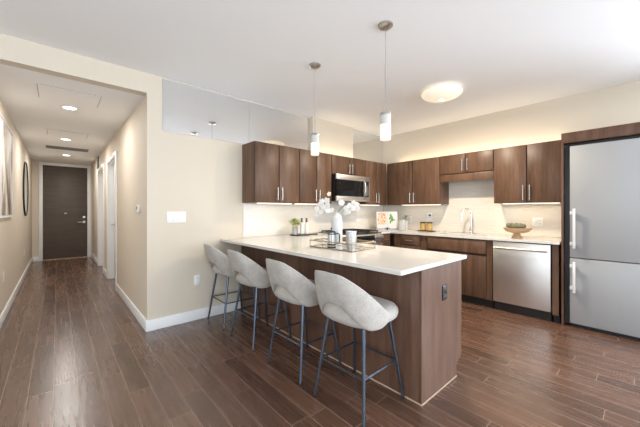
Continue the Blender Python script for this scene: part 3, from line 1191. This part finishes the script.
def bottle(label, loc, neckm):
    t = thing('oil_bottle', label, 'bottle', loc, 0, 'bottles on the dark board')
    MB().lathe([(0, 0), (.024, 0), (.027, .004), (.027, .13), (.022, .155), (.0135, .165), (0, .165)], n=22).build('body', M['bottleglass'], t)
    MB().lathe([(0, .1655), (.019, .1655), (.015, .185), (.0125, .208), (.014, .209), (.014, .226), (0, .227)], n=20).build('neck', M[neckm], t)
    return t


bottle('pale bottle with olive green neck, between the plant and the other bottle', (2.592, 3.295, ZB), 'greenneck')
bottle('pale bottle with brown neck at the right end of the dark board', (2.660, 3.27, ZB), 'brownneck')

# ------------------------------------------------------------------ corner: cookbook, canister, jars
bk = thing('cookbook_stand', 'white stand holding an open cookbook in the counter corner', 'stand', (4.335, 3.075, ZT), math.radians(-41.7))
tilt = Matrix.Rotation(math.radians(-14), 4, 'X')
MB().box(-.19, .19, -.0, .012, .012, .30, .002, mtx=tilt).box(-.19, .19, -.06, .03, .0, .011, .002).build('backboard', M['ceramic'], bk)
MB().rod((-.1, .075, .25), (-.1, .16, .006), .006, n=10).rod((.1, .075, .25), (.1, .16, .006), .006, n=10).build('prop', M['ceramic'], bk)
MB().box(-.03, .0, -.065, -.058, .012, .05, .002).tube([(-.06, -.07, .03), (-.04, -.075, .045), (-.015, -.07, .03), (.01, -.075, .045), (.03, -.07, .03)], .005, 8).build('page_holder', M['black_frame'], bk)
ck = thing('cookbook', 'open cookbook with a food photo and green herb, on the white stand', 'book', (4.335, 3.075, ZT + .0125), math.radians(-41.7))
MB().box(-.185, -.001, -.022, -.002, .012, .315, .002, mtx=tilt).box(.001, .185, -.022, -.002, .012, .315, .002, mtx=tilt).build('pages', M['paper'], ck)
MB().box(-.165, -.018, -.0235, -.0222, .085, .29, mtx=tilt).build('food_photo', M['food'], ck)
hb = MB()
for k, (x, z, a) in enumerate(((.055, .14, .3), (.075, .17, -.5), (.05, .20, .6), (.08, .215, -.3), (.062, .24, .1), (.095, .18, -.9))):
    hb.ball(Vector((x * 1.15 - .005, -.0225, z * 1.1 - .02)), .036, (.45, .06, 1), 10, Matrix.Rotation(a, 4, 'Y'))
hb.bm.transform(tilt)
hb.build('herb_picture', M['printleaf'], ck)
cn = thing('canister', 'plain white canister right of the cookbook', 'canister', (4.45, 2.86, ZT))
MB().box(-.04, .04, -.04, .04, 0, .165, .008).build('body', M['ceramic'], cn)
MB().box(-.042, .042, -.042, .042, .166, .185, .006).build('lid', M['ceramic'], cn)
lf = MB()
for k in range(26):
    a = random.random() * 2 * PI
    r = .06 * random.random()
    c = Vector((r * math.cos(a), r * math.sin(a), .11 + .06 * random.random()))
    lf.ball(c, .022, (1, .45, .12), 8, Matrix.Rotation(a, 4, 'Z') @ Matrix.Rotation(random.uniform(-1, .5), 4, 'Y'))
for k in range(8):
    a = k * 2 * PI / 8
    lf.rod((.008 * math.cos(a), .008 * math.sin(a), .06), (.05 * math.cos(a), .05 * math.sin(a), .13), .0018, n=6)
hp = thing('herb_pot', 'dusty grey-green sprig in a white pot behind the canister', 'plant', (4.60, 2.88, ZT + .0))
MB().lathe([(0, 0), (.036, 0), (.045, .17), (.041, .17), (.034, .01), (0, .01)], n=24).build('pot', M['ceramic'], hp)
lf.bm.transform(Matrix.Translation((0, 0, .09)))
lf.build('foliage', M['greyleaf'], hp)

jt = tag(MB().box(-.065, .065, -.13, .13, 0, .012, .003).build('serving_tray', M['darkwood'], None, (4.60, 2.485, ZT)), 'dark rectangular tray against the backsplash under two amber jars', 'tray')


def jar(label, loc):
    t = thing('amber_jar', label, 'jar', loc, 0, 'amber jars on the dark tray')
    MB().lathe([(0, 0), (.040, 0), (.046, .008), (.046, .10), (.040, .118), (.036, .122), (0, .122)], n=28).build('glass', M['amber'], t)
    MB().lathe([(0, .1225), (.047, .1225), (.050, .126), (.050, .136), (.045, .141), (0, .141)], n=28).build('lid', M['darkwood'], t)


jar('amber jar with a dark lid, the one nearer the cookbook', (4.60, 2.545, ZT + .0125))
jar('amber jar with a dark lid, the one nearer the sink', (4.60, 2.43, ZT + .0125))

# fruit bowl
fb = thing('pedestal_bowl', 'light wooden pedestal bowl on the worktop beside the refrigerator', 'bowl', (4.36, 1.125, ZT))
wob = lambda a: 1 + .05 * math.sin(3 * a + .4) + .03 * math.sin(7 * a)
MB().lathe([(0, 0), (.062, 0), (.060, .012), (.040, .035), (.036, .062), (0, .062)], n=28).build('pedestal', M['darkwood'] if False else M['bowlwood'], fb)
MB().lathe([(0, .0625), (.06, .0625), (.115, .080), (.146, .115), (.148, .128), (.134, .130), (.11, .108), (0, .095)], n=44, wob=wob).build('bowl', M['bowlwood'], fb)
for k, (x, y, r) in enumerate(((-.055, .01, .04), (.02, .065, .038), (.03, -.03, .042), (-.02, -.075, .036), (.085, .03, .036), (-.045, .085, .036), (-.10, -.045, .032))):
    rad = math.hypot(x, y)
    zb = .0955 + (max(0, rad + r * .55 - .06)) * .26 + .006
    b = MB().ball((0, 0, 0), r, (1, 1, .92), 16)
    for v in b.bm.verts:
        v.co *= 1 + .10 * noise.noise(v.co * 60)
    o = b.build('moss_ball', M['moss'], None, (4.36 + x * .9, 1.125 + y * .9, ZT + zb + r * .95 + .006))
    tag(o, 'grey-green moss ball heaped with others in the wooden pedestal bowl', 'ball', 'moss balls in the pedestal bowl')


# ------------------------------------------------------------------ switches and outlets
def plate(name, label, cat, c, w, h, face, items, group=None):
    """face: rotation about z; local -y looks into the room"""
    t = thing(name, label, cat, c, face, group)
    MB().box(-w / 2, w / 2, -.006, -.0005, -h / 2, h / 2, .002).build('cover_plate', M['plate'], t)
    for kind, x, z in items:
        if kind == 'rocker':
            MB().box(x - .017, x + .017, -.010, -.0062, z - .034, z + .034, .002).build('rocker', M['plate'], t)
        elif kind == 'socket':
            s = MB().box(x - .017, x + .017, -.0085, -.0062, z - .014, z + .014, .002).build('socket', M['plate'], t)
            MB().box(x - .008, x - .006, -.0092, -.0087, z - .005, z + .006).box(x + .006, x + .008, -.0092, -.0087, z - .005, z + .006).build('slot', M['slot'], s)
        elif kind == 'plug':
            MB().box(x - .014, x + .014, -.04, -.0092, z - .014, z + .014, .004).build('plug', M['black'], t)
    return t


duplex = [('socket', 0, .022), ('socket', 0, -.022)]
OG = 'white wall outlets'
plate('light_switch', 'four-gang white light switch plate on the cream wall', 'light switch', (.988, YB, 1.19), .198, .122, 0,
      [('rocker', -.069 + .046 * k, 0) for k in range(4)])
plate('wall_outlet', 'white outlet low on the cream wall near the first stool', 'outlet', (1.21, YB, .458), .072, .118, 0, duplex, OG)
plate('wall_outlet', 'white outlet on the tiles left of the potted plant', 'outlet', (2.02, YB - .008, 1.12), .072, .118, 0, duplex, OG)
plate('wall_outlet', 'white outlet on the tiles right of the range, beside the cookbook', 'outlet', (4.02, YB - .008, 1.12), .072, .118, 0, duplex, OG)
plate('wall_outlet', 'white outlet between the canister and the amber jars', 'outlet', (XS - .008, 2.90, 1.10), .072, .118, -PI / 2, duplex, OG)
plate('wall_outlet', 'white outlet with a black plug above the amber jars', 'outlet', (XS - .008, 2.53, 1.16), .118, .118, -PI / 2,
      [('rocker', -.026, 0), ('socket', .026, .022), ('socket', .026, -.022), ('plug', .026, .022)], OG)
plate('wall_outlet', 'two-gang white outlet on the tiles above the pedestal bowl', 'outlet', (XS - .008, .995, 1.11), .118, .118, -PI / 2,
      [('rocker', -.026, 0), ('socket', .026, .022), ('socket', .026, -.022)], OG)
plate('wall_outlet', 'white outlet low on the hall wall below the framed print', 'outlet', (XL, 4.98, .50), .072, .118, PI / 2, duplex, OG)
plate('wall_outlet', 'white outlet low on the hall wall below the round mirror', 'outlet', (XL, 7.8, .48), .072, .118, PI / 2, duplex, OG)
th_ = thing('thermostat', 'small white thermostat on the hall wall at the right', 'thermostat', (XR, 3.90, 1.285), -PI / 2)
MB().box(-.055, .055, -.024, -.0005, -.042, .042, .005).build('case', M['plate'], th_)
MB().box(-.035, .02, -.0255, -.0242, -.01, .028, .001).build('screen', M['grille'], th_)

# ------------------------------------------------------------------ hall: print, round mirror, grilles, ceiling panels
pr = thing('framed_print', 'large brown abstract print on white, in a pale frame on the hall wall', 'picture', (XL, 5.02, 1.735), 0)
hw_, hh_ = .72, .555
MB().box(.001, .012, -hw_ + .014, hw_ - .014, -hh_ + .014, hh_ - .014).build('white_mount', M['paper'], pr)
MB().box(.0122, .0145, -.28, hw_ - .03, -hh_ + .03, hh_ - .03).build('printed_sheet', M['print'], pr)
f_ = MB()
f_.box(.001, .022, -hw_, hw_, hh_ - .0135, hh_, .002).box(.001, .022, -hw_, hw_, -hh_, -hh_ + .0135, .002)
f_.box(.001, .022, -hw_, -hw_ + .0135, -hh_ + .0135, hh_ - .0135, .002).box(.001, .022, hw_ - .0135, hw_, -hh_ + .0135, hh_ - .0135, .002)
f_.build('frame', M['silver_frame'], pr)
rm = thing('round_mirror', 'round black-framed mirror on the hall wall beyond the print', 'mirror', (XL, 8.02, 1.675))
ring = [(.013, .51 * math.cos(2 * PI * k / 56), .51 * math.sin(2 * PI * k / 56)) for k in range(56)]
MB().tube(ring, .0125, 10, True).build('frame', M['black_frame'], rm)
MB().rod((.004, 0, 0), (.016, 0, 0), .50, .50, 56).build('glass', M['mirror'], rm)

vg = thing('wall_vent', 'small dark vent grille high on the hall wall by the door', 'vent', (XR, 8.42, 2.35))
MB().box(-.008, -.0005, -.20, .20, -.12, .12, .002).build('backing', M['ventdark'], vg)
g = MB()
for k in range(9):
    g.box(-.014, -.0085, -.19, .19, -.105 + k * .025, -.093 + k * .025)
g.build('louvre', M['grille'], vg)
cg = thing('ceiling_vent', 'long grey supply grille across the hall ceiling', 'vent', (.155, 7.72, HZ))
MB().box(-.30, .30, -.13, .13, -.006, -.0005).build('backing', M['ventdark'], cg)
f_ = MB()
f_.box(-.32, .32, -.15, -.13, -.012, -.0005, .002).box(-.32, .32, .13, .15, -.012, -.0005, .002).box(-.32, -.30, -.13, .13, -.012, -.0005, .002).box(.30, .32, -.13, .13, -.012, -.0005, .002)
f_.build('frame', M['grille'], cg)
g = MB()
for k in range(12):
    g.box(-.30, .30, -.125 + k * .021, -.115 + k * .021, -.011, -.0065)
g.build('louvre', M['grille'], cg)


def access_panel(label, x0, x1, y0, y1):
    t = thing('access_panel', label, 'access panel', ((x0 + x1) / 2, (y0 + y1) / 2, HZ), 0, 'access panels in the hall ceiling')
    a, b = (x1 - x0) / 2, (y1 - y0) / 2
    MB().box(-a, a, -b, b, -.005, -.0035).build('panel', M['ceiling'], t)
    MB().box(-a - .006, a + .006, -b - .006, b + .006, -.003, -.0005).build('gap_edge', M['gap'], t)  # grey sheet paints the shade in the joint round the panel


access_panel('flush white access panel in the near hall ceiling before the first downlight', -.145, .352, 3.95, 4.40)
access_panel('flush white access panel in the hall ceiling before the supply grille', -.115, .37, 6.05, 6.48)


def downlight(label, x, y, z, power):
    t = thing('recessed_downlight', label, 'downlight', (x, y, z), 0, 'recessed downlights')
    MB().lathe([(.062, -.001), (.085, -.001), (.084, -.007), (.066, -.010), (.060, -.004), (.062, -.001)], n=32).build('trim_ring', M['white'], t)
    MB().lathe([(0, -.0065), (.058, -.0055), (.058, -.0012), (0, -.0012)], n=32).build('lens', M['bulb'], t)
    l = bpy.data.lights.new('downlight_lamp', 'AREA')
    l.shape = 'DISK'
    l.size = .11
    l.energy = power
    l.color = (1.0, .96, .91)
    o = bpy.data.objects.new('downlight_lamp', l)
    C.objects.link(o)
    o.parent = t
    o.location = (0, 0, -.02)
    return t


HP = 14
downlight('nearest recessed downlight in the hall ceiling', .11, 4.62, HZ, HP)
downlight('middle recessed downlight in the hall ceiling', .11, 6.72, HZ, HP)
downlight('farthest recessed downlight, just before the entry door', .15, 8.65, HZ, HP)


# ------------------------------------------------------------------ pendant lamps and flush ceiling lamp
def disc_lamp(name, loc, size, power, parent):
    l = bpy.data.lights.new(name, 'AREA')
    l.shape = 'DISK'
    l.size = size
    l.energy = power
    l.color = (1.0, .86, .68)
    o = bpy.data.objects.new(name, l)
    C.objects.link(o)
    o.parent = parent
    o.location = loc
    return o


def pendant(label, x, y):
    t = thing('pendant_lamp', label, 'lamp', (x, y, CZ), 0, 'pendant lamps over the peninsula')
    MB().lathe([(0, -.0005), (.058, -.0005), (.058, -.012), (.045, -.022), (.012, -.026), (0, -.026)], n=32).build('canopy', M['nickel'], t)
    MB().rod((0, 0, -.025), (0, 0, -.668), .0019, n=8).build('cord', M['cord'], t)
    MB().lathe([(0, -.668), (.012, -.668), (.014, -.675), (.040, -.680), (.0425, -.684), (.0425, -.700), (0, -.700)], n=30).build('cap', M['nickel'], t)
    MB().lathe([(0, -.7005), (.041, -.7005), (.041, -.772), (0, -.772)], n=30).build('upper_glass', M['frost_dim'], t)
    MB().lathe([(0, -.7725), (.041, -.7725), (.041, -.880), (.038, -.890), (0, -.890)], n=30).build('lit_glass', M['frost'], t)
    disc_lamp('pendant_glow', (0, 0, -.8915), .06, 2, t)
    return t


pendant('pendant lamp over the near end of the peninsula', 1.89, 1.36)
pendant('pendant lamp over the far end of the peninsula, by the mirror', 1.895, 2.20)
fl = thing('flush_ceiling_lamp', 'round opal glass flush lamp on the kitchen ceiling', 'lamp', (3.42, 1.655, CZ))
MB().lathe([(0, -.0005), (.17, -.0005), (.17, -.022), (0, -.022)], n=40).build('pan', M['white'], fl)
MB().lathe([(.205, -.024), (.228, -.035), (.225, -.050), (.20, -.075), (.15, -.098), (.08, -.112), (.0, -.116), (0, -.112), (.08, -.107), (.15, -.092), (.195, -.070), (.215, -.045), (.2, -.028), (.205, -.024)], n=48).build('glass_bowl', M['opal'], fl)
MB().lathe([(0, -.1165), (.014, -.1165), (.016, -.122), (.010, -.132), (0, -.135)], n=20).build('finial', M['nickel'], fl)
disc_lamp('flush_lamp_glow', (0, 0, -.1155), .20, 52, fl)


# ------------------------------------------------------------------ under-cabinet and cove lamps (strips of LEDs on the cabinets)
def strip(name, label, x0, x1, y0, y1, z, up, power, group):
    zz = (z + .0005, z + .012) if up else (z - .012, z - .0005)
    t = thing(name, label, 'light strip', ((x0 + x1) / 2, (y0 + y1) / 2, z), 0, group)
    a, b = (x1 - x0) / 2, (y1 - y0) / 2
    MB().box(-a, a, -b, b, zz[0] - z, zz[1] - z, .002).build('diffuser', M['led'], t)
    l = bpy.data.lights.new('led_lamp', 'AREA')
    l.shape = 'RECTANGLE'
    l.size, l.size_y = 2 * a, 2 * b
    l.energy = power
    if up:
        l.spread = math.radians(165)
    l.color = (1.0, .85, .64) if not up else (1.0, .82, .56)
    o = bpy.data.objects.new('led_lamp', l)
    C.objects.link(o)
    o.parent = t
    o.location = (0, 0, .016 if up else -.016)
    o.rotation_euler = (PI, 0, 0) if up else (0, 0, 0)
    return t


UC = 'under-cabinet light strips'
strip('under_cabinet_light', 'lit strip under the left end upper cabinet', 1.90, 2.42, 3.30, 3.34, UZ0, False, .4, UC)
strip('under_cabinet_light', 'lit strip under the upper cabinet left of the microwave', 2.50, 3.02, 3.30, 3.34, UZ0, False, .4, UC)
strip('under_cabinet_light', 'lit strip under the upper cabinet right of the microwave', 3.90, 4.40, 3.30, 3.34, UZ0, False, .4, UC)
strip('under_cabinet_light', 'lit strip under the upper cabinet above the cookbook', 4.60, 4.64, 2.26, 2.95, UZ0, False, .4, UC)
strip('under_cabinet_light', 'lit strip under the upper cabinet above the pedestal bowl', 4.60, 4.64, .74, 1.36, UZ0, False, 1.2, UC)
CG = 'cove light strips on top of the cabinets'
strip('cove_light', 'hidden lit strip on top of the back-wall upper cabinets', 2.95, 4.40, 3.355, 3.385, UZ1, True, 1.5, CG)
strip('cove_light', 'hidden lit strip on top of the sink-wall upper cabinets', 4.695, 4.725, .70, 3.12, UZ1, True, 2.5, CG)
